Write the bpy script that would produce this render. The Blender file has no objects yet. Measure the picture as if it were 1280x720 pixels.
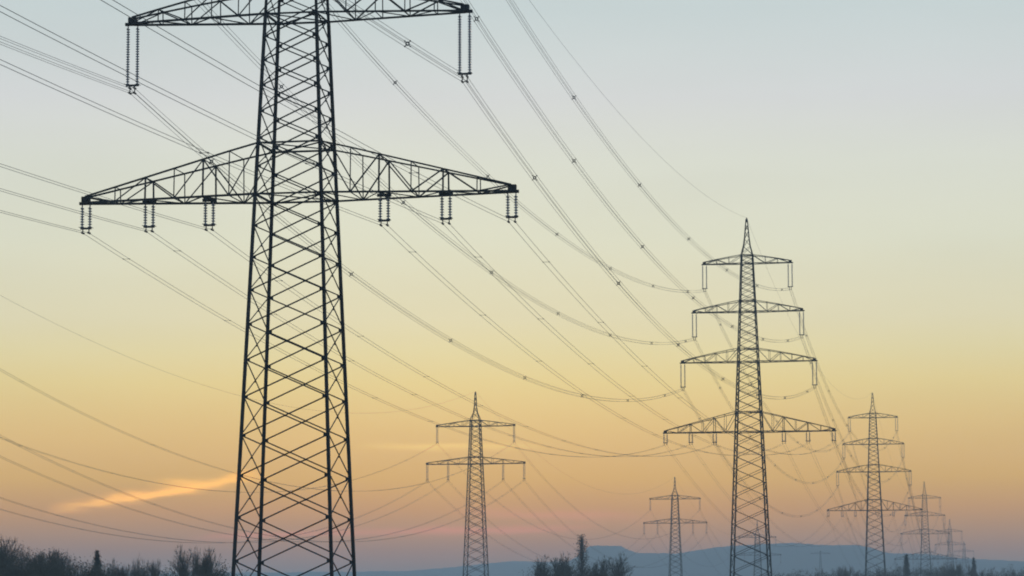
import bpy, math, random
from mathutils import Vector, Matrix

# ------------------------------------------------------------------ camera
S = bpy.context.scene
C = S.collection
F = 3700.0                      # focal length in pixels of a 1280 px wide frame
PHI = math.atan(410.0 / F)      # camera pitched up: the level line lies just below the frame
CAM_Z = 1.7
cam_data = bpy.data.cameras.new('camera')
cam_data.sensor_width = 36.0
cam_data.lens = 36.0 * F / 1280.0
cam_data.clip_start = 0.5
cam_data.clip_end = 60000
cam = bpy.data.objects.new('camera', cam_data)
C.objects.link(cam)
cam.location = (0, 0, CAM_Z)
ROLL = math.radians(0.2)
cam.rotation_euler = (Matrix.Rotation(math.pi / 2 + PHI, 3, 'X') @ Matrix.Rotation(-ROLL, 3, 'Z')).to_euler()
S.camera = cam


def at(px, py, d):
    """world point seen at photo pixel (px, py) at depth d (used once to survey where things stand)"""
    u, v = (px - 640) * d / F, (360 - py) * d / F
    u, v = u * math.cos(ROLL) + v * math.sin(ROLL), -u * math.sin(ROLL) + v * math.cos(ROLL)
    return Vector((u, d * math.cos(PHI) - v * math.sin(PHI), CAM_Z + d * math.sin(PHI) + v * math.cos(PHI)))


# ------------------------------------------------------------------ sky
W = bpy.data.worlds.new('World')
S.world = W
W.use_nodes = True
nt = W.node_tree
nt.nodes.clear()


def srgb(r, g, b):
    def f(c):
        c /= 255.0
        return c / 12.92 if c <= 0.04045 else ((c + 0.055) / 1.055) ** 2.4
    return (f(r), f(g), f(b), 1)


def N(tree, kind, **kw):
    n = tree.nodes.new(kind)
    for k, v in kw.items():
        setattr(n, k, v)
    return n


def math_node(tree, op, a, b=None, c=None, clamp=False):
    n = tree.nodes.new('ShaderNodeMath')
    n.operation = op
    n.use_clamp = clamp
    for i, v in enumerate((a, b, c)):
        if v is None:
            continue
        if isinstance(v, (int, float)):
            n.inputs[i].default_value = v
        else:
            tree.links.new(v, n.inputs[i])
    return n.outputs[0]


def ramp_node(tree, fac, stops):
    n = tree.nodes.new('ShaderNodeValToRGB')
    cr = n.color_ramp
    cr.interpolation = 'LINEAR'
    while len(cr.elements) > 1:
        cr.elements.remove(cr.elements[-1])
    cr.elements[0].position = stops[0][0]
    cr.elements[0].color = stops[0][1]
    for p, c in stops[1:]:
        e = cr.elements.new(p)
        e.color = c
    tree.links.new(fac, n.inputs[0])
    return n.outputs[0]


def mix_rgb(tree, fac, a, b, blend='MIX'):
    n = tree.nodes.new('ShaderNodeMix')
    n.data_type = 'RGBA'
    n.blend_type = blend
    for i, v in ((0, fac), (6, a), (7, b)):
        if isinstance(v, (int, float)):
            n.inputs[i].default_value = v
        elif isinstance(v, tuple):
            n.inputs[i].default_value = v
        else:
            tree.links.new(v, n.inputs[i])
    return n.outputs[2]


tc = N(nt, 'ShaderNodeTexCoord')
sep = N(nt, 'ShaderNodeSeparateXYZ')
nt.links.new(tc.outputs['Generated'], sep.inputs[0])
X, Y, Z = sep.outputs
elev = math_node(nt, 'MULTIPLY', Z, 4.0, clamp=True)          # 0..1 over the lowest 14.5 degrees
# afterglow by height above the horizon
GLOW = [(0.0000, srgb(244, 153, 2)), (0.0865, srgb(244, 153, 2)), (0.1081, srgb(256, 169, 2)), (0.1405, srgb(270, 185, 2)), (0.1836, srgb(276, 210, 64)), (0.2105, srgb(273, 215, 101)), (0.2482, srgb(271, 223, 122)), (0.3126, srgb(265, 237, 153)), (0.3553, srgb(258, 241, 177)), (0.3980, srgb(252, 241, 195)), (0.5041, srgb(240, 239, 212)), (0.6090, srgb(234, 236, 221)), (0.6921, srgb(226, 228, 226)), (0.7538, srgb(219, 226, 224)), (0.8099, srgb(212, 223, 222)), (1.0000, srgb(212, 223, 222))]
glow = ramp_node(nt, elev, GLOW)
high = ramp_node(nt, Z, [(0.22, srgb(193, 209, 216)), (0.45, srgb(172, 195, 214)), (1.0, srgb(136, 166, 200))])
up = math_node(nt, 'MULTIPLY_ADD', Z, 20.0, -4.6, clamp=True)
front = mix_rgb(nt, up, glow, high)
back = ramp_node(nt, Z, [(0.0, srgb(120, 130, 150)), (0.12, srgb(160, 150, 165)), (0.3, srgb(145, 165, 192)), (1.0, srgb(136, 166, 200))])
ff = math_node(nt, 'MULTIPLY_ADD', Y, 1.0, 0.25, clamp=True)
sky = mix_rgb(nt, ff, back, front)
# thin clouds low in the west, lit from below the horizon: ragged streaks in azimuth / elevation
azim = math_node(nt, 'ARCTAN2', X, Y)
comb = N(nt, 'ShaderNodeCombineXYZ')
nt.links.new(math_node(nt, 'MULTIPLY', azim, 16.0), comb.inputs[0])
nt.links.new(math_node(nt, 'MULTIPLY', Z, 70.0), comb.inputs[1])
noi = N(nt, 'ShaderNodeTexNoise')
noi.inputs['Scale'].default_value = 3.2
noi.inputs['Detail'].default_value = 5
noi.inputs['Roughness'].default_value = 0.6
nt.links.new(comb.outputs[0], noi.inputs['Vector'])
nz = noi.outputs[0]


def streak(a0, z0, slope, half, thick, rag):
    da = math_node(nt, 'SUBTRACT', azim, a0)
    t = math_node(nt, 'DIVIDE', da, half)
    t2 = math_node(nt, 'MULTIPLY', t, t)
    body = math_node(nt, 'SUBTRACT', 1.0, t2, clamp=True)
    line = math_node(nt, 'MULTIPLY_ADD', da, slope, z0)
    wob = math_node(nt, 'MULTIPLY_ADD', nz, rag, -rag * 0.5)
    dz = math_node(nt, 'SUBTRACT', math_node(nt, 'ADD', Z, wob), line)
    q = math_node(nt, 'DIVIDE', dz, thick)
    q2 = math_node(nt, 'MULTIPLY', q, q)
    g = math_node(nt, 'EXPONENT', math_node(nt, 'MULTIPLY', q2, -1.0))
    return math_node(nt, 'MULTIPLY', g, body)


def pxdir(px, py):
    v = at(px, py, 1000.0) - Vector((0, 0, CAM_Z))
    v.normalize()
    return math.atan2(v.x, v.y), v.z


def add_streak(sky, p0, p1, thick_px, rag, col, amount):
    (a0, z0), (a1, z1) = pxdir(*p0), pxdir(*p1)
    m = streak((a0 + a1) / 2, (z0 + z1) / 2, (z1 - z0) / (a1 - a0), abs(a1 - a0) / 2, thick_px / F, rag)
    return mix_rgb(nt, math_node(nt, 'MULTIPLY', m, amount, clamp=True), sky, col)


sky = add_streak(sky, (55, 640), (335, 592), 6.0, 0.007, (2.5, 1.12, 0.08, 1), 1.1)
sky = add_streak(sky, (180, 604), (345, 599), 4.5, 0.004, (2.2, 1.1, 0.10, 1), 0.5)
sky = add_streak(sky, (440, 559), (690, 557), 4.0, 0.003, (1.5, 0.95, 0.22, 1), 0.7)
sky = add_streak(sky, (230, 672), (470, 664), 4.0, 0.003, (1.8, 0.5, 0.2, 1), 0.5)
sky = add_streak(sky, (400, 666), (760, 660), 5.0, 0.004, (1.8, 0.5, 0.2, 1), 0.5)
sky = add_streak(sky, (560, 640), (820, 648), 6.0, 0.004, (1.5, 0.5, 0.2, 1), 0.4)
# the glow is strongest over the place where the sun went down
ga = math_node(nt, 'MULTIPLY', math_node(nt, 'ADD', azim, 0.02), 9.0)
gg = math_node(nt, 'EXPONENT', math_node(nt, 'MULTIPLY', math_node(nt, 'MULTIPLY', ga, ga), -1.0))
ge = math_node(nt, 'MULTIPLY_ADD', Z, -6.0, 1.3, clamp=True)
sky = mix_rgb(nt, math_node(nt, 'MULTIPLY', gg, ge), sky, mix_rgb(nt, 1.0, sky, (1.15, 1.10, 1.01, 1), 'MULTIPLY'))
# very faint high veil, uneven across the sky
veil = N(nt, 'ShaderNodeTexNoise')
veil.inputs['Scale'].default_value = 1.0
veil.inputs['Detail'].default_value = 4
vm = N(nt, 'ShaderNodeMapping')
vm.inputs['Scale'].default_value = (5.0, 5.0, 26.0)
nt.links.new(tc.outputs['Generated'], vm.inputs[0])
nt.links.new(vm.outputs[0], veil.inputs['Vector'])
vf = math_node(nt, 'MULTIPLY_ADD', veil.outputs[0], 0.16, 0.92)
sky = mix_rgb(nt, 1.0, sky, vf, 'MULTIPLY')
bg = N(nt, 'ShaderNodeBackground')
bg.inputs[1].default_value = 1.0
wo = N(nt, 'ShaderNodeOutputWorld')
nt.links.new(sky, bg.inputs[0])
nt.links.new(bg.outputs[0], wo.inputs[0])

# last light of the set sun, ahead and low
sun_data = bpy.data.lights.new('sun', 'SUN')
sun_data.energy = 0.25
sun_data.angle = math.radians(6)
sun_data.color = (1.0, 0.62, 0.38)
sun = bpy.data.objects.new('sun', sun_data)
C.objects.link(sun)
sun.rotation_euler = (math.radians(-87.5), 0, math.radians(-6))
S.view_settings.view_transform = 'Standard'
S.view_settings.look = 'None'
S.view_settings.exposure = 0.0
S.view_settings.gamma = 1.0
S.cycles.max_bounces = 6
S.cycles.volume_bounces = 2
S.cycles.pixel_filter_type = 'BLACKMAN_HARRIS'
S.cycles.filter_width = 1.9


# ------------------------------------------------------------------ materials
def mat(name, base, rough=0.6, metal=0.0, noise=None, bump=0.0, spec=0.3):
    """noise = (scale, second colour, detail)"""
    m = bpy.data.materials.new(name)
    m.use_nodes = True
    t = m.node_tree
    b = t.nodes['Principled BSDF']
    b.inputs['Roughness'].default_value = rough
    b.inputs['Metallic'].default_value = metal
    b.inputs['Specular IOR Level'].default_value = spec
    if noise:
        co = N(t, 'ShaderNodeTexCoord')
        n = N(t, 'ShaderNodeTexNoise')
        n.inputs['Scale'].default_value = noise[0]
        n.inputs['Detail'].default_value = noise[2]
        t.links.new(co.outputs['Object'], n.inputs['Vector'])
        f = math_node(t, 'MULTIPLY_ADD', n.outputs[0], 2.4, -0.7, clamp=True)
        t.links.new(mix_rgb(t, f, tuple(base) + (1,), tuple(noise[1]) + (1,)), b.inputs['Base Color'])
        if bump:
            bp = N(t, 'ShaderNodeBump')
            bp.inputs['Strength'].default_value = bump
            t.links.new(n.outputs[0], bp.inputs['Height'])
            t.links.new(bp.outputs[0], b.inputs['Normal'])
    else:
        b.inputs['Base Color'].default_value = tuple(base) + (1,)
    return m


M_STEEL = mat('weathered_steel', (0.020, 0.026, 0.028), 0.75, 0.0, (0.8, (0.045, 0.048, 0.045), 6), spec=0.15)
M_STEEL2 = mat('galvanised_steel', (0.035, 0.040, 0.042), 0.7, 0.0, (0.6, (0.06, 0.058, 0.055), 6), spec=0.2)
M_GLASS = mat('insulator_porcelain', (0.34, 0.35, 0.35), 0.3, 0.0, (6.0, (0.45, 0.455, 0.45), 3))
M_FIT = mat('fitting_steel', (0.04, 0.042, 0.045), 0.6, 0.0, (5.0, (0.07, 0.07, 0.07), 3))
M_WIRE = mat('aluminium_wire', (0.055, 0.06, 0.06), 0.6, 0.0, (0.3, (0.085, 0.088, 0.088), 3))
M_CONC = mat('footing_concrete', (0.30, 0.29, 0.27), 0.9, 0.0, (3.0, (0.22, 0.21, 0.2), 6), 0.3)
M_GROUND = mat('field_grass', (0.045, 0.055, 0.025), 0.95, 0.0, (0.03, (0.085, 0.075, 0.04), 8), 0.4)
M_HILL = mat('wooded_hill', (0.045, 0.058, 0.045), 0.95, 0.0, (0.006, (0.085, 0.09, 0.065), 8), 0.5)
M_BARK = mat('bark', (0.030, 0.026, 0.022), 0.95, 0.0, (4.0, (0.055, 0.048, 0.04), 5), 0.4)
M_LEAF = mat('dark_foliage', (0.035, 0.042, 0.028), 0.8, 0.0, (0.9, (0.10, 0.10, 0.07), 5))
M_TWIG = mat('bare_twigs', (0.10, 0.09, 0.08), 0.9, 0.0, (1.0, (0.16, 0.14, 0.12), 4))
M_NEEDLE = mat('conifer_needles', (0.014, 0.024, 0.018), 0.8, 0.0, (1.5, (0.026, 0.036, 0.024), 4))


# ------------------------------------------------------------------ mesh helpers
class MB:
    def __init__(s):
        s.v, s.f = [], []

    def prism(s, p, q, poly_p, poly_q, ax, ay, caps=True):
        n = len(poly_p)
        b = len(s.v)
        s.v += [p + ax * a + ay * c for a, c in poly_p]
        s.v += [q + ax * a + ay * c for a, c in poly_q]
        for i in range(n):
            j = (i + 1) % n
            s.f.append((b + i, b + j, b + n + j, b + n + i))
        if caps:
            s.f.append(tuple(b + i for i in reversed(range(n))))
            s.f.append(tuple(b + n + i for i in range(n)))

    def angle(s, p, q, w, t=None, ref=Vector((0, 0, 1)), flip=1, flip2=1):
        """an L-shaped steel section from p to q"""
        t = t or w * 0.16
        d = (q - p)
        if d.length < 1e-5:
            return
        d.normalize()
        r = ref if abs(d.dot(ref)) < 0.95 else Vector((1, 0, 0))
        ax = d.cross(r).normalized() * flip
        ay = ax.cross(d).normalized() * flip2
        if abs(ay.dot(r)) > 0 and flip2 > 0 and ay.dot(r) < 0:
            ay = -ay
        L = [(0, 0), (w, 0), (w, t), (t, t), (t, w), (0, w)]
        L = [(a - w * 0.4, c - w * 0.4) for a, c in L]
        s.prism(p, q, L, L, ax, ay)

    def bar(s, p, q, w, h=None, ref=Vector((0, 0, 1))):
        h = h or w
        d = q - p
        if d.length < 1e-6:
            return
        d.normalize()
        r = ref if abs(d.dot(ref)) < 0.95 else Vector((1, 0, 0))
        ax = d.cross(r).normalized()
        ay = ax.cross(d).normalized()
        P = [(-w / 2, -h / 2), (w / 2, -h / 2), (w / 2, h / 2), (-w / 2, h / 2)]
        s.prism(p, q, P, P, ax, ay)

    def cone(s, p, q, r0, r1, n=6):
        d = q - p
        if d.length < 1e-6:
            return
        d.normalize()
        r = Vector((0, 0, 1)) if abs(d.z) < 0.95 else Vector((1, 0, 0))
        ax = d.cross(r).normalized()
        ay = ax.cross(d).normalized()
        A = [(r0 * math.cos(6.2832 * i / n), r0 * math.sin(6.2832 * i / n)) for i in range(n)]
        B = [(r1 * math.cos(6.2832 * i / n), r1 * math.sin(6.2832 * i / n)) for i in range(n)]
        s.prism(p, q, A, B, ax, ay)

    def tube(s, pts, r, n=5):
        b = len(s.v)
        m = len(pts)
        for k, p in enumerate(pts):
            d = (pts[min(k + 1, m - 1)] - pts[max(k - 1, 0)]).normalized()
            ax = d.cross(Vector((0, 0, 1))).normalized()
            ay = ax.cross(d).normalized()
            for i in range(n):
                a = 6.28318 * i / n
                s.v.append(p + ax * (r * math.cos(a)) + ay * (r * math.sin(a)))
        for k in range(m - 1):
            for i in range(n):
                j = (i + 1) % n
                s.f.append((b + k * n + i, b + k * n + j, b + (k + 1) * n + j, b + (k + 1) * n + i))
        s.f.append(tuple(b + i for i in reversed(range(n))))
        s.f.append(tuple(b + (m - 1) * n + i for i in range(n)))

    def lathe(s, prof, c, n=10):
        """prof = list of (radius, z) going down, about the vertical through c"""
        b = len(s.v)
        for r, z in prof:
            for i in range(n):
                a = 6.28318 * i / n
                s.v.append(c + Vector((r * math.cos(a), r * math.sin(a), z)))
        for k in range(len(prof) - 1):
            for i in range(n):
                j = (i + 1) % n
                s.f.append((b + k * n + i, b + (k + 1) * n + i, b + (k + 1) * n + j, b + k * n + j))

    def mesh(s, name, m, smooth=False):
        me = bpy.data.meshes.new(name)
        me.from_pydata([tuple(v) for v in s.v], [], s.f)
        me.materials.append(m)
        if smooth:
            me.polygons.foreach_set('use_smooth', [True] * len(me.polygons))
        me.update()
        return me

    def build(s, name, m, parent=None, smooth=False):
        o = bpy.data.objects.new(name, s.mesh(name, m, smooth))
        C.objects.link(o)
        if parent:
            o.parent = parent
        return o


def link_mesh(name, me, parent=None):
    o = bpy.data.objects.new(name, me)
    C.objects.link(o)
    if parent:
        o.parent = parent
    return o


def tag(o, label=None, cat=None, group=None, kind=None):
    for k, v in (('label', label), ('category', cat), ('group', group), ('kind', kind)):
        if v:
            o[k] = v
    return o


def empty(name, loc, rz=0.0):
    o = bpy.data.objects.new(name, None)
    o.empty_display_size = 1
    C.objects.link(o)
    o.location = loc
    o.rotation_euler = (0, 0, rz)
    return o


def copy_tree(o, parent=None):
    c = o.copy()
    C.objects.link(c)
    c.parent = parent
    for ch in o.children:
        copy_tree(ch, c)
    return c


# ------------------------------------------------------------------ where the pylons stand
H4 = 31.0        # height of the lowest crossarm of the four-armed pylons
H2 = 35.0        # height of the lower crossarm of the two-armed pylons
PA = [('near', (370.5, 247, 201)), ('tall', (936.5, 540, 522)), ('mid', (1093, 638, 954)), ('far', (1157, 699, 1454)),
      ('farther', (1188.5, 722, 1928)), ('farthest', (1206, 736, 2380))]
LINE_A = [at(*p) - Vector((0, 0, H4)) for _, p in PA]
PB = [('left', (594.5, 580, 730)), ('small', (844, 654, 1146)), ('screened', (947, 694, 1560))]
LINE_B = [at(*p) - Vector((0, 0, H2)) for _, p in PB]
YAW = -math.atan2(LINE_A[2].x - LINE_A[0].x, LINE_A[2].y - LINE_A[0].y)
ctrl = [(-9100, -12.0), (-400, -3.0), (-130, -2.2), (0, 0.0), (60, -0.3)] + [(p.y, p.z) for p in LINE_A] + [(3200, -13.0), (4200, -14.0), (9100, -15.0)]


def gz(x, y):
    for (y0, z0), (y1, z1) in zip(ctrl, ctrl[1:]):
        if y <= y1:
            t = max(0.0, (y - y0) / (y1 - y0))
            t = t * t * (3 - 2 * t)
            break
    z = z0 + (z1 - z0) * t
    r = math.hypot(x, y)
    k = min(1.0, max(0.0, (r - 30) / 200))
    dx = abs(x - (-48 + 0.1738 * y))
    k *= min(1.0, max(0.0, (dx - 12) / 60))
    return z + k * (0.35 * math.sin(x * 0.021 + 1) * math.cos(y * 0.017) + 0.2 * math.sin(x * 0.06 + y * 0.043))


# ------------------------------------------------------------------ ground and hills
R = 9000
g = MB()
xs = [-R, -7000, -5000, -3500, -2400, -1600, -1100, -800, -600] + list(range(-450, 1001, 25)) + [1200, 1500, 2000, 2800, 4000, 5500, 7200, R]
ys = [-R, -6000, -4000, -2500, -1500, -900, -500, -300] + list(range(-200, 2601, 25)) + [2800, 3100, 3500, 4000, 4600, 5300, 6200, 7500, R]
for y in ys:
    for x in xs:
        g.v.append(Vector((x, y, gz(x, y))))
nx = len(xs)
for j in range(len(ys) - 1):
    for i in range(nx - 1):
        a = j * nx + i
        g.f.append((a, a + 1, a + nx + 1, a + nx))
tag(g.build('ground', M_GROUND, smooth=True), kind='structure')


def ridge(name, dist, depth, prof, seed, base=-16.0):
    """a long hill: crest heights surveyed along its length, real width across"""
    rng = random.Random(seed)
    pts = []
    for (xa, ya), (xb, yb) in zip(prof, prof[1:]):
        n = max(1, int((xb - xa) / 4))
        for i in range(n):
            t = i / n
            pts.append((xa + (xb - xa) * t, ya + (yb - ya) * t))
    pts.append(prof[-1])
    mb = MB()
    nc = 27
    ph = [rng.uniform(0, 6.28) for _ in range(6)]
    for k, (px, py) in enumerate(pts):
        c = at(px, py, dist)
        for i in range(nc):
            s_ = -1 + 2 * i / (nc - 1)
            e = math.cos(s_ * math.pi / 2) ** 1.3 if abs(s_) < 1 else 0.0
            yy = c.y + s_ * depth
            xx = c.x * yy / c.y
            h = base + (c.z - base) * e
            h += e * (1 - abs(1 - 2 * e) * 0.2) * (0.7 * math.sin(k * 0.31 + ph[0]) + 0.4 * math.sin(k * 1.3 + ph[1] + s_ * 9) + rng.uniform(-0.5, 0.5))
            mb.v.append(Vector((xx, yy, h)))
    for k in range(len(pts) - 1):
        for i in range(nc - 1):
            a = k * nc + i
            mb.f.append((a, a + nc, a + nc + 1, a + 1))
    o = mb.build(name, M_HILL, smooth=True)
    return tag(o, kind='structure')


ridge('hills', 6400, 1100, [(-500, 722), (-100, 719), (120, 717), (300, 716), (500, 714), (560, 710), (600, 705), (640, 702), (690, 702), (733, 703),
                            (760, 706), (900, 712), (1000, 716), (1200, 724), (1500, 728), (1900, 730)], 3)
ridge('hills', 5300, 800, [(560, 740), (640, 724), (700, 706), (728, 694), (735, 684), (742, 682.5), (757, 682), (776, 682), (783, 686), (795, 691), (812, 692), (845, 692),
                           (868, 688), (900, 684), (950, 680), (990, 679), (1030, 681), (1075, 682), (1088, 685), (1110, 691), (1160, 693),
                           (1195, 697), (1235, 700), (1300, 702), (1400, 708), (1600, 716), (1900, 722)], 4)


# ------------------------------------------------------------------ pylons
def width_a(h):
    return 4.58 - 0.0825 * h if h < 31.5 else max(0.22, 1.98 - (h - 31.5) * 0.27)


def width_b(h):
    return 3.15 - 0.080 * h if h < 11.0 else max(0.2, 2.27 - (h - 11.0) * 0.29)


def corners(w, z):
    h = w / 2
    return [Vector((-h, -h, z)), Vector((h, -h, z)), Vector((h, h, z)), Vector((-h, h, z))]


def string_set(strings, mb_yoke, c, length, gap, n_bundle, shed=0.16, horn=True):
    """a double insulator string under point c; returns the clamp height"""
    z0 = -0.18
    for sx in (-1, 1):
        mb_ins = MB()
        strings.append(mb_ins)
        cc = c + Vector((sx * gap / 2, 0, 0))
        n = max(6, int((length - 0.3) / 0.17))
        prof = [(0.03, z0)]
        step = (length - 0.3) / n
        for i in range(n):
            z = z0 - i * step
            prof += [(0.05, z - 0.02), (shed, z - step * 0.45), (shed * 0.9, z - step * 0.6), (0.055, z - step * 0.75)]
        prof.append((0.03, z0 - length + 0.3))
        mb_ins.lathe(prof, cc, 9)
        mb_ins.bar(cc + Vector((0, 0, 0.05)), cc + Vector((0, 0, z0 - 0.03)), 0.07)
        if horn:      # arcing horns
            mb_ins.bar(cc + Vector((0, -0.3, z0 - 0.05)), cc + Vector((0, 0.3, z0 - 0.05)), 0.035)
    zb = z0 - length + 0.3
    a, b = c + Vector((-gap / 2 - 0.12, 0, zb)), c + Vector((gap / 2 + 0.12, 0, zb))
    mb_yoke.bar(a, b, 0.08, 0.14)
    if horn:
        for p in (a, b):
            mb_yoke.bar(p + Vector((0, -0.35, 0.06)), p + Vector((0, 0.35, 0.06)), 0.035)
    return zb


PARTS_CACHE = {}


def make_pylon(kind):
    """returns root Empty, with attach points in local coordinates"""
    root = empty('lattice_pylon', (0, 0, 0))
    if kind == 'A':
        base, wf, apex = H4, width_a, 37.9
        # level: (height over lowest arm, half length, root height, kink, hangers, string length, gap, bundle)
        levels = [(0.0, 15.1, 3.5, 0.0, (6.1, 10.35, 14.85), 1.75, 0.55, 2), (12.4, 11.9, 2.3, 0.06, (11.65,), 4.3, 0.68, 4),
                  (21.3, 9.75, 1.95, 0.05, (9.5,), 4.3, 0.68, 4), (29.9, 7.85, 1.5, 0.04, (7.6,), 4.3, 0.68, 4)]
        top = 31.5
        legw, brw, armw, dw = 0.25, 0.085, 0.14, 0.08
        ratio = 0.435
    else:
        base, wf, apex = H2, width_b, 17.7
        levels = [(0.0, 12.4, 1.7, 0.0, (6.9, 12.15), 3.8, 0.32, 2), (9.3, 9.9, 1.5, 0.0, (9.65,), 3.8, 0.32, 2)]
        top = 11.0
        legw, brw, armw, dw = 0.22, 0.09, 0.15, 0.09
        ratio = 0.45
    # legs
    hs = [-base - 0.8, -base * 0.6, -base * 0.25, 0.0, top * 0.5, top]
    if kind == 'A':
        hs = [-base - 0.8, 0, 12.4, 21.3, 31.5]
    for ci in range(4):
        mb = MB()
        for a, b in zip(hs, hs[1:]):
            lw = legw if a < 12 else legw * 0.8
            mb.angle(corners(wf(a), base + a)[ci], corners(wf(b), base + b)[ci], lw, lw * 0.2,
                     ref=Vector((1 if ci in (0, 3) else -1, 0, 0)))
        mb.build('leg', M_STEEL, root)
        fm = MB()
        c = corners(wf(-base), 0)[ci]
        fm.cone(c + Vector((0, 0, -1.2)), c + Vector((0, 0, 0.25)), 0.55, 0.4, 12)
        fm.build('footing', M_CONC, root)
    # bracing: X panels on the four faces
    mb = MB()
    h = -base + 0.3
    inset = 0.03
    while h < top - 0.3:
        w = wf(h)
        h2 = h + w * ratio
        if h2 > top - 0.5:
            h2 = top
        A, B = corners(w - inset, base + h), corners(wf(h2) - inset, base + h2)
        for i in range(4):
            j = (i + 1) % 4
            nrm = ((A[i] + A[j]) / 2 - Vector((0, 0, base + h))).normalized()
            bw = brw if h < 12 else brw * 0.85
            mb.angle(A[i] - nrm * 0.02, B[j] - nrm * 0.02, bw, ref=nrm)
            mb.angle(A[j] + nrm * 0.07, B[i] + nrm * 0.07, bw, ref=nrm)
            ed = (A[j] - A[i]).normalized()
            for g_, sg_ in ((A[i], 1), (A[j], -1)):
                mb.bar(g_ + ed * 0.02 * sg_ + nrm * 0.03, g_ + ed * 0.30 * sg_ + nrm * 0.03, 0.014, 0.2, ref=Vector((0, 0, 1)))
            xp = (A[i] + A[j] + B[i] + B[j]) / 4
            mb.bar(xp + nrm * 0.03 - ed * 0.08, xp + nrm * 0.03 + ed * 0.08, 0.05, 0.12)
        h = h2
    # horizontals and plan bracing at the crossarms
    for lv in levels:
        for hh in (lv[0], lv[0] + lv[2]):
            K = corners(wf(hh), base + hh)
            for i in range(4):
                mb.angle(K[i], K[(i + 1) % 4], brw * 1.5)
            mb.angle(K[0] + Vector((0, 0, .03)), K[2] + Vector((0, 0, .03)), brw)
            mb.angle(K[1] - Vector((0, 0, .1)), K[3] - Vector((0, 0, .1)), brw)
    mb.build('bracing', M_STEEL, root)
    # peak
    mb = MB()
    T = corners(wf(top), base + top)
    tipz = base + apex
    U = corners(0.24, tipz)
    n = 5
    w_top = wf(top)

    def pk(i, t):
        c = T[i].lerp(U[i], t)
        k_ = 1 - (0.30 if kind == 'A' else 0.56) * math.sin(math.pi * min(1, t * 1.05)) ** 0.8
        return Vector((c.x * k_, c.y * k_, c.z))
    for i in range(4):
        for a, b in ((0, .25), (.25, .5), (.5, .75), (.75, 1)):
            mb.angle(pk(i, a), pk(i, b), legw * 0.6, ref=Vector((1 if i in (0, 3) else -1, 0, 0)))
    for k in range(n):
        t0, t1 = 1 - (1 - k / n) ** 1.15, 1 - (1 - (k + 1) / n) ** 1.15
        for i in range(4):
            j = (i + 1) % 4
            mb.angle(pk(i, t0), pk(j, t1), brw * 0.8)
            mb.angle(pk(j, t0), pk(i, t1), brw * 0.8)
    mb.bar(Vector((0, 0, tipz - 0.1)), Vector((0, 0, tipz + 0.25)), 0.14)
    mb.build('peak', M_STEEL, root)
    att = {}
    for li, (h, half, rh, kink, hang, slen, gap, nb) in enumerate(levels):
        for side in (-1, 1):
            mb = MB()
            w0, w1 = wf(h) / 2, wf(h + rh) / 2
            tipx = side * half
            td = 0.28          # half depth of the tip
            th = 0.38
            # stations along the arm
            brk = sorted(set([w0] + list(hang)))
            st = [w0]
            for q in brk[1:]:
                seg = q - st[-1]
                m = max(1, round(seg / 2.15))
                a = st[-1]
                for k in range(1, m + 1):
                    st.append(a + seg * k / m)
            if half - st[-1] > 0.8:
                st.append(half - 0.1)

            def bot(x, sy):
                t = (x - w0) / (half - w0)
                return Vector((side * x, sy * (w0 + (td - w0) * t), base + h))

            def topp(x, sy):
                t = (x - w0) / (half - w0)
                zz = rh + (th - rh) * t + kink * rh * math.sin(math.pi * min(1, t)) ** 1.0 * 0.6
                xx = x
                wy = w1 + (td * 0.8 - w1) * t
                if x == w0:
                    xx, zz, wy = w1, rh, w1
                return Vector((side * xx, sy * wy, base + h + zz))
            for sy in (-1, 1):
                for k in range(len(st) - 1):
                    mb.angle(bot(st[k], sy), bot(st[k + 1], sy), armw, ref=Vector((0, 0, 1)))
                    mb.angle(topp(st[k], sy), topp(st[k + 1], sy), armw * 0.8, ref=Vector((0, 0, 1)))
                for k in range(1, len(st)):
                    isn = any(abs(st[k] - q) < 1e-6 for q in hang)
                    mb.angle(bot(st[k], sy), topp(st[k], sy), dw * (1.3 if isn else 0.8), ref=Vector((0, 1, 0)))
                for k in range(len(st) - 1):
                    if k % 2 == 0:
                        a, b = topp(st[k], sy), bot(st[k + 1], sy)
                    else:
                        a, b = bot(st[k], sy), topp(st[k + 1], sy)
                    mb.angle(a, b, dw * 1.1, ref=Vector((0, 1, 0)))
            for k in range(1, len(st)):
                mb.angle(bot(st[k], -1), bot(st[k], 1), dw)
                mb.angle(topp(st[k], -1), topp(st[k], 1), dw * 0.9)
                s0 = -1 if k % 2 else 1
                mb.angle(bot(st[k - 1], s0), bot(st[k], -s0), dw * 0.9)
            # tip plate and hanger plates
            for q in hang:
                c = Vector((side * q, 0, base + h))
                mb.bar(c + Vector((-gap / 2 - 0.2, 0, 0.0)), c + Vector((gap / 2 + 0.2, 0, 0.0)), 0.22, 0.2)
                t = (q - w0) / (half - w0)
                dy = w0 + (td - w0) * t
                mb.bar(c + Vector((0, -dy, 0.02)), c + Vector((0, dy, 0.02)), 0.2, 0.12)
            c = Vector((tipx, 0, base + h))
            mb.bar(c + Vector((-0.5 * side, 0, 0.28)), c + Vector((0.05 * side, 0, 0.28)), 0.42, 0.36)
            mb.build('crossarm', M_STEEL, root)
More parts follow.
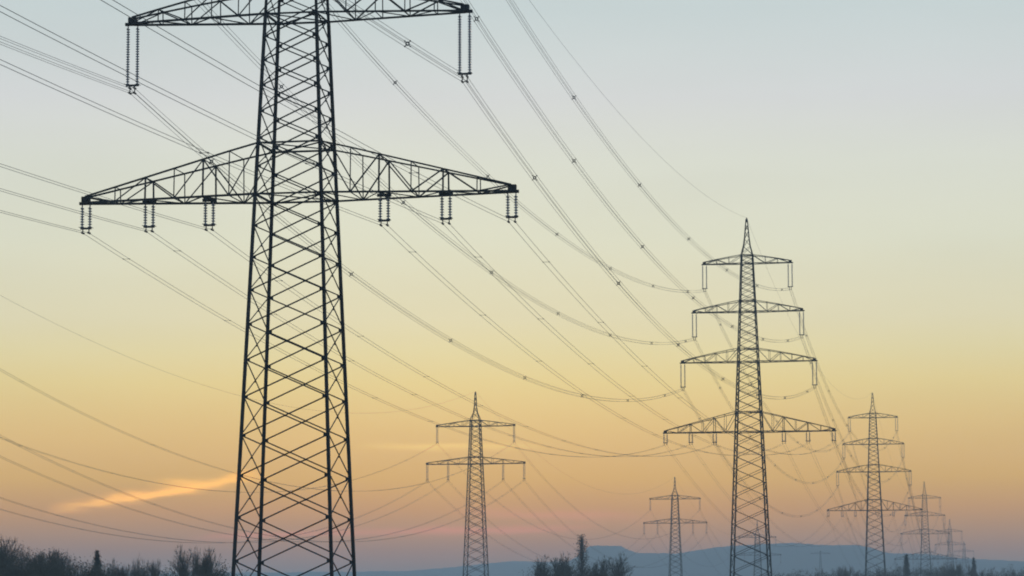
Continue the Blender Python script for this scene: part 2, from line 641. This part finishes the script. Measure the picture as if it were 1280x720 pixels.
            for qi, q in enumerate(hang):
                strs, yb = [], MB()
                c = Vector((side * q, 0, base + h - 0.1))
                zb = string_set(strs, yb, c, slen, gap, nb, 0.10 if kind == 'B' else (0.15 if nb == 2 else 0.14))
                half_b = 0.22 if nb == 2 else 0.17
                drop = 0.32 if nb == 2 else 0.2
                lowz = zb - drop - (2 * half_b if nb == 4 else 0)
                for sx in (-1, 1):
                    yb.bar(c + Vector((sx * half_b, 0, zb)), c + Vector((sx * half_b, 0, lowz)), 0.06)
                    for zz in ([zb - drop] if nb == 2 else [zb - drop, lowz]):
                        p = c + Vector((sx * half_b, 0, zz))
                        yb.bar(p + Vector((0, -0.28, 0)), p + Vector((0, 0.28, 0)), 0.09, 0.11)
                if nb == 4:
                    yb.bar(c + Vector((-half_b, 0, lowz)), c + Vector((half_b, 0, lowz)), 0.05)
                for ib in strs:
                    ib.build('insulator', M_GLASS, root, smooth=True)
                yb.build('clamp', M_FIT, root)
                att[(li, side, qi)] = c + Vector((0, 0, (zb - drop) if nb == 2 else (zb - drop + lowz) / 2))
    att['earth'] = Vector((0, 0, tipz + 0.2))
    return root, att


protoA, attA = make_pylon('A')
protoB, attB = make_pylon('B')
LAB_A = ['huge dark lattice pylon nearest the camera, its top cut off by the frame',
         'tall four-armed pylon right of centre with a pointed peak, in front of the blue hill',
         'second largest four-armed pylon on the right, standing before the end of the hill',
         'faint four-armed pylon just right of the one before the hill end',
         'small hazy pylon on the right behind the faint four-armed one',
         'smallest, last pylon of the right-hand row fading into the haze']
pylonsA = []
for i, b in enumerate(LINE_A):
    o = protoA if i == 0 else copy_tree(protoA)
    o.location = b
    o.rotation_euler = (0, 0, YAW)
    tag(o, LAB_A[i], 'pylon', 'pylons of the four-armed line')
    pylonsA.append(o)
LAB_B = ['slim two-armed pylon between the nearest pylon and the tall one, poplar to its right',
         'faint two-armed pylon above the hill, left of the tall four-armed pylon',
         'very faint two-armed pylon mostly hidden behind the legs of the tall pylon']
for i, b in enumerate(LINE_B):
    o = protoB if i == 0 else copy_tree(protoB)
    o.location = b
    o.rotation_euler = (0, 0, YAW)
    tag(o, LAB_B[i], 'pylon', 'pylons of the two-armed line')
# one far T-shaped pylon against the hill
tp = empty('lattice_pylon', at(1025.5, 692, 2500) - Vector((0, 0, 46)), YAW)
tag(tp, 'tiny T-shaped pylon standing alone in front of the blue hill', 'pylon')
for ci in range(4):
    mb = MB()
    mb.bar(corners(4.6, 0)[ci], corners(0.5, 48.5)[ci], 0.28)
    mb.build('leg', M_STEEL, tp)
mb = MB()
for k in range(24):
    h0, h1 = 48.5 * k / 24, 48.5 * (k + 1) / 24
    A, B = corners(4.6 - 4.1 * h0 / 48.5, h0), corners(4.6 - 4.1 * h1 / 48.5, h1)
    for i in range(4):
        mb.bar(A[i], B[(i + 1) % 4], 0.12)
        mb.bar(A[(i + 1) % 4], B[i], 0.12)
mb.build('bracing', M_STEEL, tp)
for sd in (-1, 1):
    mb = MB()
    for sy in (-1, 1):
        mb.bar(Vector((0, sy * 0.35, 46)), Vector((sd * 8.4, sy * 0.1, 46)), 0.28)
        mb.bar(Vector((0, sy * 0.35, 47.4)), Vector((sd * 8.4, sy * 0.1, 46.2)), 0.2)
    for k in range(1, 6):
        mb.bar(Vector((sd * 8.4 * k / 6, 0, 46)), Vector((sd * 8.4 * (k - 0.5) / 6, 0, 47.4 - 1.2 * k / 6)), 0.14)
    mb.build('crossarm', M_STEEL, tp)

# ------------------------------------------------------------------ wires
ROT = Matrix.Rotation(YAW, 3, 'Z')


def wpt(basep, local):
    return basep + ROT @ local


def spacer_mesh(n):
    mb = MB()
    h = 0.17 if n == 4 else 0.22
    if n == 4:
        P = [Vector((-h, 0, -h)), Vector((h, 0, -h)), Vector((h, 0, h)), Vector((-h, 0, h))]
        for i in range(4):
            mb.bar(P[i] * 0.55, P[(i + 1) % 4] * 0.55, 0.05, 0.07)
            mb.bar(P[i] * 0.62, P[i], 0.03)
            mb.bar(P[i] + Vector((0, -0.08, 0)), P[i] + Vector((0, 0.08, 0)), 0.07)
    else:
        mb.bar(Vector((-h, 0, 0)), Vector((h, 0, 0)), 0.018, 0.02)
        for sx in (-1, 1):
            mb.bar(Vector((sx * h, -0.12, 0)), Vector((sx * h, 0.12, 0)), 0.055)
    return mb.mesh('spacer', M_FIT)


SP = {4: spacer_mesh(4), 2: spacer_mesh(2)}


def span(p, q, sag, n, label, group, spacers=0, r=0.0145, name='conductor_bundle', cat='power line', seg=44, off=0.3, t0=0.0, jit=None):
    L = (q - p).length
    root = empty(name, p)
    side = (q - p).cross(Vector((0, 0, 1))).normalized()
    offs = {4: [(-.17, -.17), (.17, -.17), (.17, .17), (-.17, .17)], 2: [(-.22, 0), (.22, 0)], 1: [(0, 0)]}[n]

    def pos(t):
        v = p.lerp(q, t) - p
        v.z -= 4 * sag * t * (1 - t)
        return v
    for ox, oz in offs:
        mb = MB()
        mb.tube([pos(t0 + (1 - t0) * k / seg) + side * ox + Vector((0, 0, oz)) for k in range(seg + 1)], r, 5)
        if n == 1:
            # a single wire is one mesh by itself
            o = mb.build(name, M_WIRE)
            o.location = p
            bpy.data.objects.remove(root)
            return tag(o, label, cat, group)
        mb.build('conductor', M_WIRE, root)
    d = (q - p)
    rz = math.atan2(-d.x, d.y)
    for k in range(spacers):
        t = (k + off) / spacers
        sp = link_mesh('spacer', SP[n], root)
        sp.location = pos(t)
        sp.rotation_euler = (0, 0, rz)
    return tag(root, label, cat, group)


LEV = ['lowest', 'third', 'second', 'top']
SIDE = {-1: 'left', 1: 'right'}
POSN = {0: 'inner', 1: 'middle', 2: 'outer'}
dirA = (LINE_A[1] - LINE_A[0])
dirA = Vector((dirA.x, dirA.y, 0)).normalized()
BACK_A = LINE_A[0] - dirA * 335 + Vector((0, 0, 1.0))
spans_A = [(BACK_A, LINE_A[0], 5.2, 'reaching the nearest pylon from overhead', 'wires arriving at the nearest pylon'),
           (LINE_A[0], LINE_A[1], None, 'nearest pylon to tall one', 'wires between the nearest and the tall pylon'),
           (LINE_A[1], LINE_A[2], None, 'tall pylon to hill-end pylon', 'wires behind the tall pylon'),
           (LINE_A[2], LINE_A[3], None, 'hill-end pylon to faint one', 'wires of the far right pylons'),
           (LINE_A[3], LINE_A[4], None, 'faint pylon to hazy one', 'wires of the far right pylons'),
           (LINE_A[4], LINE_A[5], None, 'between two farthest pylons', 'wires of the far right pylons')]
for si, (b0, b1, sg, txt, grp) in enumerate(spans_A):
    L = (b1 - b0).length
    for key, loc in attA.items():
        p, q = wpt(b0, loc), wpt(b1, loc)
        if key == 'earth':
            s_ = (sg or 8.2e-5 * L * L) * 0.8
            span(p, q, s_, 1, 'single thin earth wire on the peak, ' + txt, grp, name='earth_wire', cat='earth wire', r=0.014)
            continue
        li, sd, qi = key
        where = '%s end of %s crossarm' % (SIDE[sd], LEV[li]) if li else '%s hanger, %s lowest arm' % (POSN[qi], SIDE[sd])
        kcoef = 7.4e-5 if li == 0 else 8.5e-5
        s_ = (4.4 if li == 0 else 5.7) if sg else kcoef * L * L * (0.92 if si == 1 and li == 0 else 0.93 if si > 1 else 1.0)
        nb = 2 if li == 0 else 4
        nsp = [7, 7, 7, 4, 0, 0][si] if nb == 4 else [5, 12, 5, 0, 0, 0][si]
        lbl = '%s wires, %s, %s' % ('twin' if nb == 2 else 'four-strand', where, txt)
        span(p, q, s_, nb, lbl, grp, nsp, off=0.25 + 0.09 * ((li * 3 + qi + sd) % 6))
dirB = Vector((LINE_B[1].x - LINE_B[0].x, LINE_B[1].y - LINE_B[0].y, 0)).normalized()
BACK_B = LINE_B[0] - dirB * 455 + Vector((0, 0, -0.5))
spans_B = [(BACK_B, LINE_B[0], 20.0, 'across lower left sky', 'wires crossing the lower left sky'),
           (LINE_B[0], LINE_B[1], 17.0, 'slim to faint two-armed pylon', 'wires of the two-armed line'),
           (LINE_B[1], LINE_B[2], 16.0, 'faint pylon to the screened one', 'wires of the two-armed line')]
for si, (b0, b1, sg, txt, grp) in enumerate(spans_B):
    for key, loc in attB.items():
        p, q = wpt(b0, loc), wpt(b1, loc)
        if key == 'earth':
            span(p, q, sg * 0.85, 1, 'single thin earth wire, ' + txt, grp, name='earth_wire', cat='earth wire', r=0.016)
            continue
        li, sd, qi = key
        where = '%s end of upper arm' % SIDE[sd] if li else '%s %s lower arm' % (('inner', 'outer')[qi], SIDE[sd])
        span(p, q, sg, 2, 'twin wires, %s, %s' % (where, txt), grp, [8, 6, 0][si], off=0.2 + 0.13 * ((li * 2 + qi + sd) % 5), r=0.019)


# ------------------------------------------------------------------ trees
def grow(rng, mb, p, d, length, r, level, maxlevel, tips, spread, upness, n_child, min_r=0.012):
    segs = 3
    q = p
    dirn = d.copy()
    for k in range(segs):
        nd = (dirn + Vector((rng.uniform(-1, 1), rng.uniform(-1, 1), rng.uniform(-0.4, 1) * upness)) * 0.16).normalized()
        nq = q + nd * length / segs
        r1 = r * (1 - 0.22)
        mb.cone(q, nq, max(r, min_r), max(r1, min_r), 6 if level == 0 else 4 if level < 2 else 3)
        r = r1
        q, dirn = nq, nd
        if level < maxlevel and (level > 0 or k > 0):
            for c in range(n_child):
                a = rng.uniform(0, 6.283)
                side = dirn.cross(Vector((math.cos(a), math.sin(a), 0.3))).normalized()
                cd = (dirn * (1 - spread) + side * spread + Vector((0, 0, upness * 0.35))).normalized()
                grow(rng, mb, q, cd, length * rng.uniform(0.42, 0.80), r * 0.6, level + 1, maxlevel, tips, spread, upness, n_child, min_r)
    if level >= maxlevel - 1:
        tips.append((q, dirn))


def leaf_clumps(rng, mb, pts, per, rad, size):
    for p, d in pts:
        rr = rad * rng.uniform(0.6, 1.3)
        for _ in range(int(per * rng.uniform(0.5, 1.4))):
            o = Vector((rng.gauss(0, 1), rng.gauss(0, 1), rng.gauss(0, 0.8))) * rr * 0.5
            c = p + o
            a = Vector((rng.gauss(0, 1), rng.gauss(0, 1), rng.gauss(0, 1))).normalized()
            b = a.cross(Vector((rng.gauss(0, 1), rng.gauss(0, 1), rng.gauss(0, 1)))).normalized()
            s_ = size * rng.uniform(0.6, 1.5)
            k = len(mb.v)
            mb.v += [c - a * s_, c + b * s_ * 0.5, c + a * s_, c - b * s_ * 0.5]
            mb.f.append((k, k + 1, k + 2, k + 3))


def proto_tree(kind, seed):
    """a 10 m tall tree at the origin: meshes for trunk and crown"""
    rng = random.Random(seed)
    tr, cr, tips = MB(), MB(), []
    if kind == 'leafy':
        grow(rng, tr, Vector((0, 0, -0.4)), Vector((0, 0, 1)), 6.2, 0.2, 0, 3, tips, 0.62, 0.7, 3)
        leaf_clumps(rng, cr, [t_ for t_ in tips if rng.random() < 0.8], 24, 0.66, 0.08)
        m = M_LEAF
    elif kind == 'bare':
        grow(rng, tr, Vector((0, 0, -0.4)), Vector((0, 0, 1)), 5.4, 0.16, 0, 3, tips, 0.42, 1.0, 3)
        for p, d in tips:
            for _ in range(9):
                dd = (d + Vector((rng.uniform(-.7, .7), rng.uniform(-.7, .7), rng.uniform(-0.1, .9)))).normalized()
                cr.cone(p - d * 0.4, p + dd * rng.uniform(0.5, 1.3), 0.013, 0.006, 3)
        leaf_clumps(rng, cr, tips, 2, 0.6, 0.06)
        m = M_TWIG
    elif kind == 'airy':
        grow(rng, tr, Vector((0, 0, -0.4)), Vector((0, 0, 1)), 5.6, 0.2, 0, 3, tips, 0.5, 0.8, 3, 0.03)
        for p, d in tips:
            for _ in range(3):
                dd = (d + Vector((rng.uniform(-.8, .8), rng.uniform(-.8, .8), rng.uniform(-0.2, .9)))).normalized()
                cr.cone(p - d * 0.2, p + dd * rng.uniform(0.3, 1.0), 0.03, 0.012, 3)
        leaf_clumps(rng, cr, [t_ for t_ in tips if rng.random() < 0.5], 12, 0.4, 0.10)
        m = M_LEAF
    elif kind == 'conifer':
        tr.cone(Vector((0, 0, -0.4)), Vector((0, 0, 9.9)), 0.17, 0.02, 8)
        z = 1.0
        while z < 9.8:
            rad = 2.5 * (1 - z / 10.0) ** 1.05 + 0.03
            n = 11
            for i in range(n):
                a = rng.uniform(0, 6.283)
                rr = rad * rng.uniform(0.6, 1.1)
                e = Vector((math.cos(a) * rr, math.sin(a) * rr, z - rr * 0.25))
                s_ = Vector((0, 0, z))
                tr.cone(s_, e, 0.02, 0.008, 3)
                for k in range(1, 5):
                    tips.append((s_.lerp(e, k / 4.2), e))
            z += 0.3
        leaf_clumps(rng, cr, [(p_, d_) for p_, d_ in tips if p_.z < 9.3 or rng.random() < 0.4], 9, 0.26, 0.075)
        m = M_NEEDLE
    else:   # poplar, columnar
        tr.cone(Vector((0, 0, -0.4)), Vector((0, 0, 9.6)), 0.2, 0.02, 8)
        z = 1.2
        while z < 9.9:
            rad = 0.85 * math.sin(min(1, (10.3 - z) / 8.0) * 1.57) ** 1.1 + 0.03
            for i in range(7):
                a = rng.uniform(0, 6.283)
                rr = rad * rng.uniform(0.4, 1.0)
                s_ = Vector((0, 0, max(0.8, z - 1.2)))
                e = Vector((math.cos(a) * rr, math.sin(a) * rr, z))
                tr.cone(s_, e, 0.03, 0.01, 3)
                tips.append((e, e))
                tips.append((s_.lerp(e, 0.6), e))
            z += 0.28
        leaf_clumps(rng, cr, tips, 6, 0.35, 0.075)
        m = M_TWIG
    zs = sorted(v.z for v in cr.v)
    k = 10.0 / zs[int(len(zs) * 0.999) - 1]
    for mm in (tr, cr):
        mm.v = [Vector((v.x * k, v.y * k, v.z * k)) for v in mm.v]
    return tr.mesh('trunk', M_BARK), cr.mesh('crown', m)


PROTO = {}
for kd, seeds in (('leafy', (1, 2, 3)), ('bare', (4, 5, 6)), ('airy', (9, 10, 12)), ('conifer', (7,)), ('poplar', (8,))):
    PROTO[kd] = [proto_tree(kd, s_) for s_ in seeds]
NAME = {'leafy': 'broadleaf_tree', 'bare': 'bare_tree', 'airy': 'broadleaf_tree', 'conifer': 'conifer_tree', 'poplar': 'poplar_tree'}
GL, GM, GR = 'trees along the lower left edge', 'trees under the middle of the view', 'far trees along the lower right edge'
# photo column, top row, distance, kind, width factor, label, group
TREES = [
    (4, 677, 372, 'leafy', 1.0, 'dark leafy tree cut by the left edge of the view', GL),
    (20, 671, 380, 'airy', 0.85, 'tallest dark leafy tree in the clump at the far left', GL),
    (33, 684, 362, 'leafy', 0.9, 'low leafy tree in the dip between the two tallest far-left crowns', GL),
    (45, 680, 384, 'leafy', 0.85, 'dark tree with a pointed top, right of the tallest far-left one', GL),
    (58, 687, 366, 'airy', 1.0, 'dense dark tree on the right slope of the far-left clump', GL),
    (70, 685, 415, 'bare', 0.6, 'thin greyish bare tree rising behind the right end of the far-left clump', GL),
    (82, 691, 440, 'bare', 0.5, 'pale wispy bare tree in the gap right of the far-left clump', GL),
    (95, 697, 370, 'leafy', 0.75, 'small round dark tree between the far-left clump and the narrow conifer', GL),
    (107, 706, 360, 'leafy', 0.9, 'lowest dark tree just left of the narrow conifer', GL),
    (121.5, 688, 372, 'conifer', 1.1, 'narrow dark conifer with a pointed tip standing above its neighbours', GL),
    (131, 704, 385, 'leafy', 0.7, 'low dark tree touching the right side of the narrow conifer', GL),
    (143, 697, 450, 'bare', 0.6, 'pale bare tree, first one right of the narrow conifer', GL),
    (154, 705, 400, 'bare', 0.7, 'low bushy bare tree between the first two pale ones right of the conifer', GL),
    (165, 695, 460, 'bare', 0.45, 'slim pale bare tree halfway between the conifer and the pair of tall bare trees', GL),
    (179, 698, 455, 'bare', 0.55, 'pale bare tree just right of the slim halfway one', GL),
    (196, 698, 450, 'bare', 0.45, 'slim bare tree, last pale one before the open gap', GL),
    (206, 711, 410, 'leafy', 0.7, 'very low dark tree at the bottom of the gap', GL),
    (238, 681, 430, 'airy', 0.6, 'tall greyish bare tree, left one of the pair beside the nearest pylon', GL),
    (252, 688, 440, 'bare', 0.6, 'bare tree squeezed between the pair beside the nearest pylon', GL),
    (266, 684, 434, 'airy', 0.6, 'tall greyish bare tree, right one of the pair beside the nearest pylon', GL),
    (282, 703, 400, 'leafy', 0.8, 'low dark tree at the left foot of the nearest pylon', GL),
    (676, 700, 600, 'airy', 0.8, 'low left tree of the middle clump left of the poplar', GM),
    (688, 691, 610, 'airy', 0.9, 'spiky-topped tree, tallest of the clump left of the poplar', GM),
    (700, 698, 606, 'airy', 0.8, 'round tree on the right of the clump left of the poplar', GM),
    (711, 707, 600, 'leafy', 0.7, 'low bush-like tree at the left foot of the poplar', GM),
    (727, 668, 640, 'poplar', 1.7, 'tall slender poplar standing up against the hill edge', GM),
    (737, 706, 610, 'leafy', 0.7, 'low tree at the right foot of the poplar', GM),
    (749, 699, 600, 'airy', 0.75, 'small leafy tree right of the poplar', GM),
    (762, 692, 615, 'airy', 0.85, 'thin-topped tree farthest right of the group with the poplar', GM),
    (975, 716, 900, 'leafy', 1.0, 'low tree just right of the tall four-armed pylon', GR),
    (1005, 714, 930, 'leafy', 1.1, 'low tree between the tall pylon and the tiny T-shaped pylon', GR),
    (1021, 709, 980, 'bare', 0.8, 'grey tree at the left foot of the tiny T-shaped pylon', GR),
    (1040, 711, 880, 'leafy', 1.1, 'wide dark tree right of the tiny T-shaped pylon', GR),
    (1062, 706, 900, 'bare', 0.9, 'dark spiky tree left of the four-armed pylon at the hill end', GR),
    (1078, 713, 900, 'leafy', 1.0, 'low tree at the left foot of the pylon at the hill end', GR),
    (1110, 706, 930, 'bare', 0.9, 'greyish tree at the right foot of the pylon at the hill end', GR),
    (1122, 702, 900, 'leafy', 0.9, 'dark tree left of the spike-topped tree', GR),
    (1133, 693, 950, 'conifer', 1.0, 'tall spike-topped conifer near the end of the hill', GR),
    (1143, 703, 900, 'leafy', 0.8, 'dark tree right of the spike-topped conifer', GR),
    (1155, 704, 880, 'leafy', 0.9, 'dark tree under the faint four-armed pylon', GR),
    (1170, 708, 900, 'bare', 0.9, 'low grey tree between the faint pylon and the hazy one', GR),
    (1183, 701, 920, 'bare', 0.7, 'pointed tree just left of the hazy pylon', GR),
    (1193, 702, 910, 'leafy', 0.7, 'dark tree just right of the hazy pylon', GR),
    (1206, 706, 890, 'leafy', 1.1, 'broad dark tree left of the two upright crowns near the right edge', GR),
    (1217, 697, 940, 'conifer', 0.9, 'slim pointed tree, left of the two upright crowns near the right edge', GR),
    (1224, 703, 930, 'bare', 0.6, 'small upright tree, right of the two crowns near the right edge', GR),
    (1241, 708, 980, 'bare', 0.9, 'faint wide tree in the gap near the right edge', GR),
    (1262, 705, 900, 'leafy', 0.7, 'dark narrow tree, second from the right edge', GR),
    (1278, 706, 890, 'leafy', 0.8, 'dark tree cut by the right edge of the view', GR),
]
rng = random.Random(11)
cnt = {}
for (px, ty, d, kind, wf_, label, grp) in TREES:
    t = at(px, ty, d)
    b = Vector((t.x, t.y, 0))
    b.z = gz(b.x, b.y) - 0.05
    hgt = t.z - b.z
    i = cnt.get(kind, 0)
    cnt[kind] = i + 1
    tm, cm = PROTO[kind][i % len(PROTO[kind])]
    e = empty(NAME[kind], b, rng.uniform(0, 6.28))
    sw = hgt / 10.0 * wf_
    e.scale = (sw, sw, hgt / 10.0)
    link_mesh('trunk', tm, e)
    link_mesh('crown', cm, e)
    tag(e, label, 'tree', grp)

# low scrub between and below the trees, one tangled mass per stand
def thicket(name, label, x0, x1, d0, d1, top, n, seed):
    rg = random.Random(seed)
    st_, lf = MB(), MB()
    for _ in range(n):
        px = rg.uniform(x0, x1)
        d = rg.uniform(d0, d1)
        t_ = at(px, top + rg.gauss(0, 2.2) * (400 / d) ** 0.5 + 2.0 * math.sin(px * 0.13), d)
        z = gz(t_.x, t_.y)
        hh = t_.z - z
        tips = []
        for _k in range(9):
            a_ = rg.uniform(0, 6.283)
            rr = rg.uniform(0.1, 1.0) * 1.5
            q = Vector((t_.x + math.cos(a_) * rr, t_.y + math.sin(a_) * rr, z + hh * rg.uniform(0.55, 1.0)))
            st_.cone(Vector((t_.x, t_.y, z - 0.2)), q, 0.05, 0.012, 3)
            for f_ in (0.5, 0.75, 1.0):
                tips.append((Vector((t_.x, t_.y, z)).lerp(q, f_), q))
        leaf_clumps(rg, lf, tips, 12, 1.1, 0.10 * (d / 400) ** 0.3)
    lf.f += [tuple(i + len(lf.v) for i in f) for f in st_.f]
    lf.v += st_.v
    tag(lf.build(name, M_LEAF), label, 'scrub', kind='stuff')


thicket('scrub', 'dark scrub filling the foot of the tree line at the lower left', -40, 310, 370, 430, 713, 120, 5)
thicket('scrub', 'dense dark scrub under the clump of trees at the far left', -40, 76, 352, 380, 695, 75, 8)
thicket('scrub', 'dark scrub either side of the narrow conifer', 84, 136, 355, 375, 704, 30, 9)
thicket('scrub', 'scrub around the foot of the poplar clump', 650, 780, 590, 640, 712, 45, 6)
thicket('scrub', 'hazy low scrub along the lower right edge', 960, 1310, 860, 1000, 715, 170, 7)

# ------------------------------------------------------------------ haze
hz = MB()
a, lo, hi = 9050.0, -22.0, 137.0
hz.v = [Vector((x, y, z)) for z in (lo, hi) for x, y in ((-a, -a), (a, -a), (a, a), (-a, a))]
hz.f = [(3, 2, 1, 0), (4, 5, 6, 7), (0, 1, 5, 4), (1, 2, 6, 5), (2, 3, 7, 6), (3, 0, 4, 7)]
HM = bpy.data.materials.new('haze')
HM.use_nodes = True
t = HM.node_tree
t.nodes.clear()
pv = N(t, 'ShaderNodeVolumePrincipled')
pv.inputs['Color'].default_value = (0.79, 0.93, 0.985, 1)
pv.inputs['Density'].default_value = 3.0e-4
mo = N(t, 'ShaderNodeOutputMaterial')
t.links.new(pv.outputs[0], mo.inputs['Volume'])
tag(hz.build('haze', HM), kind='stuff')
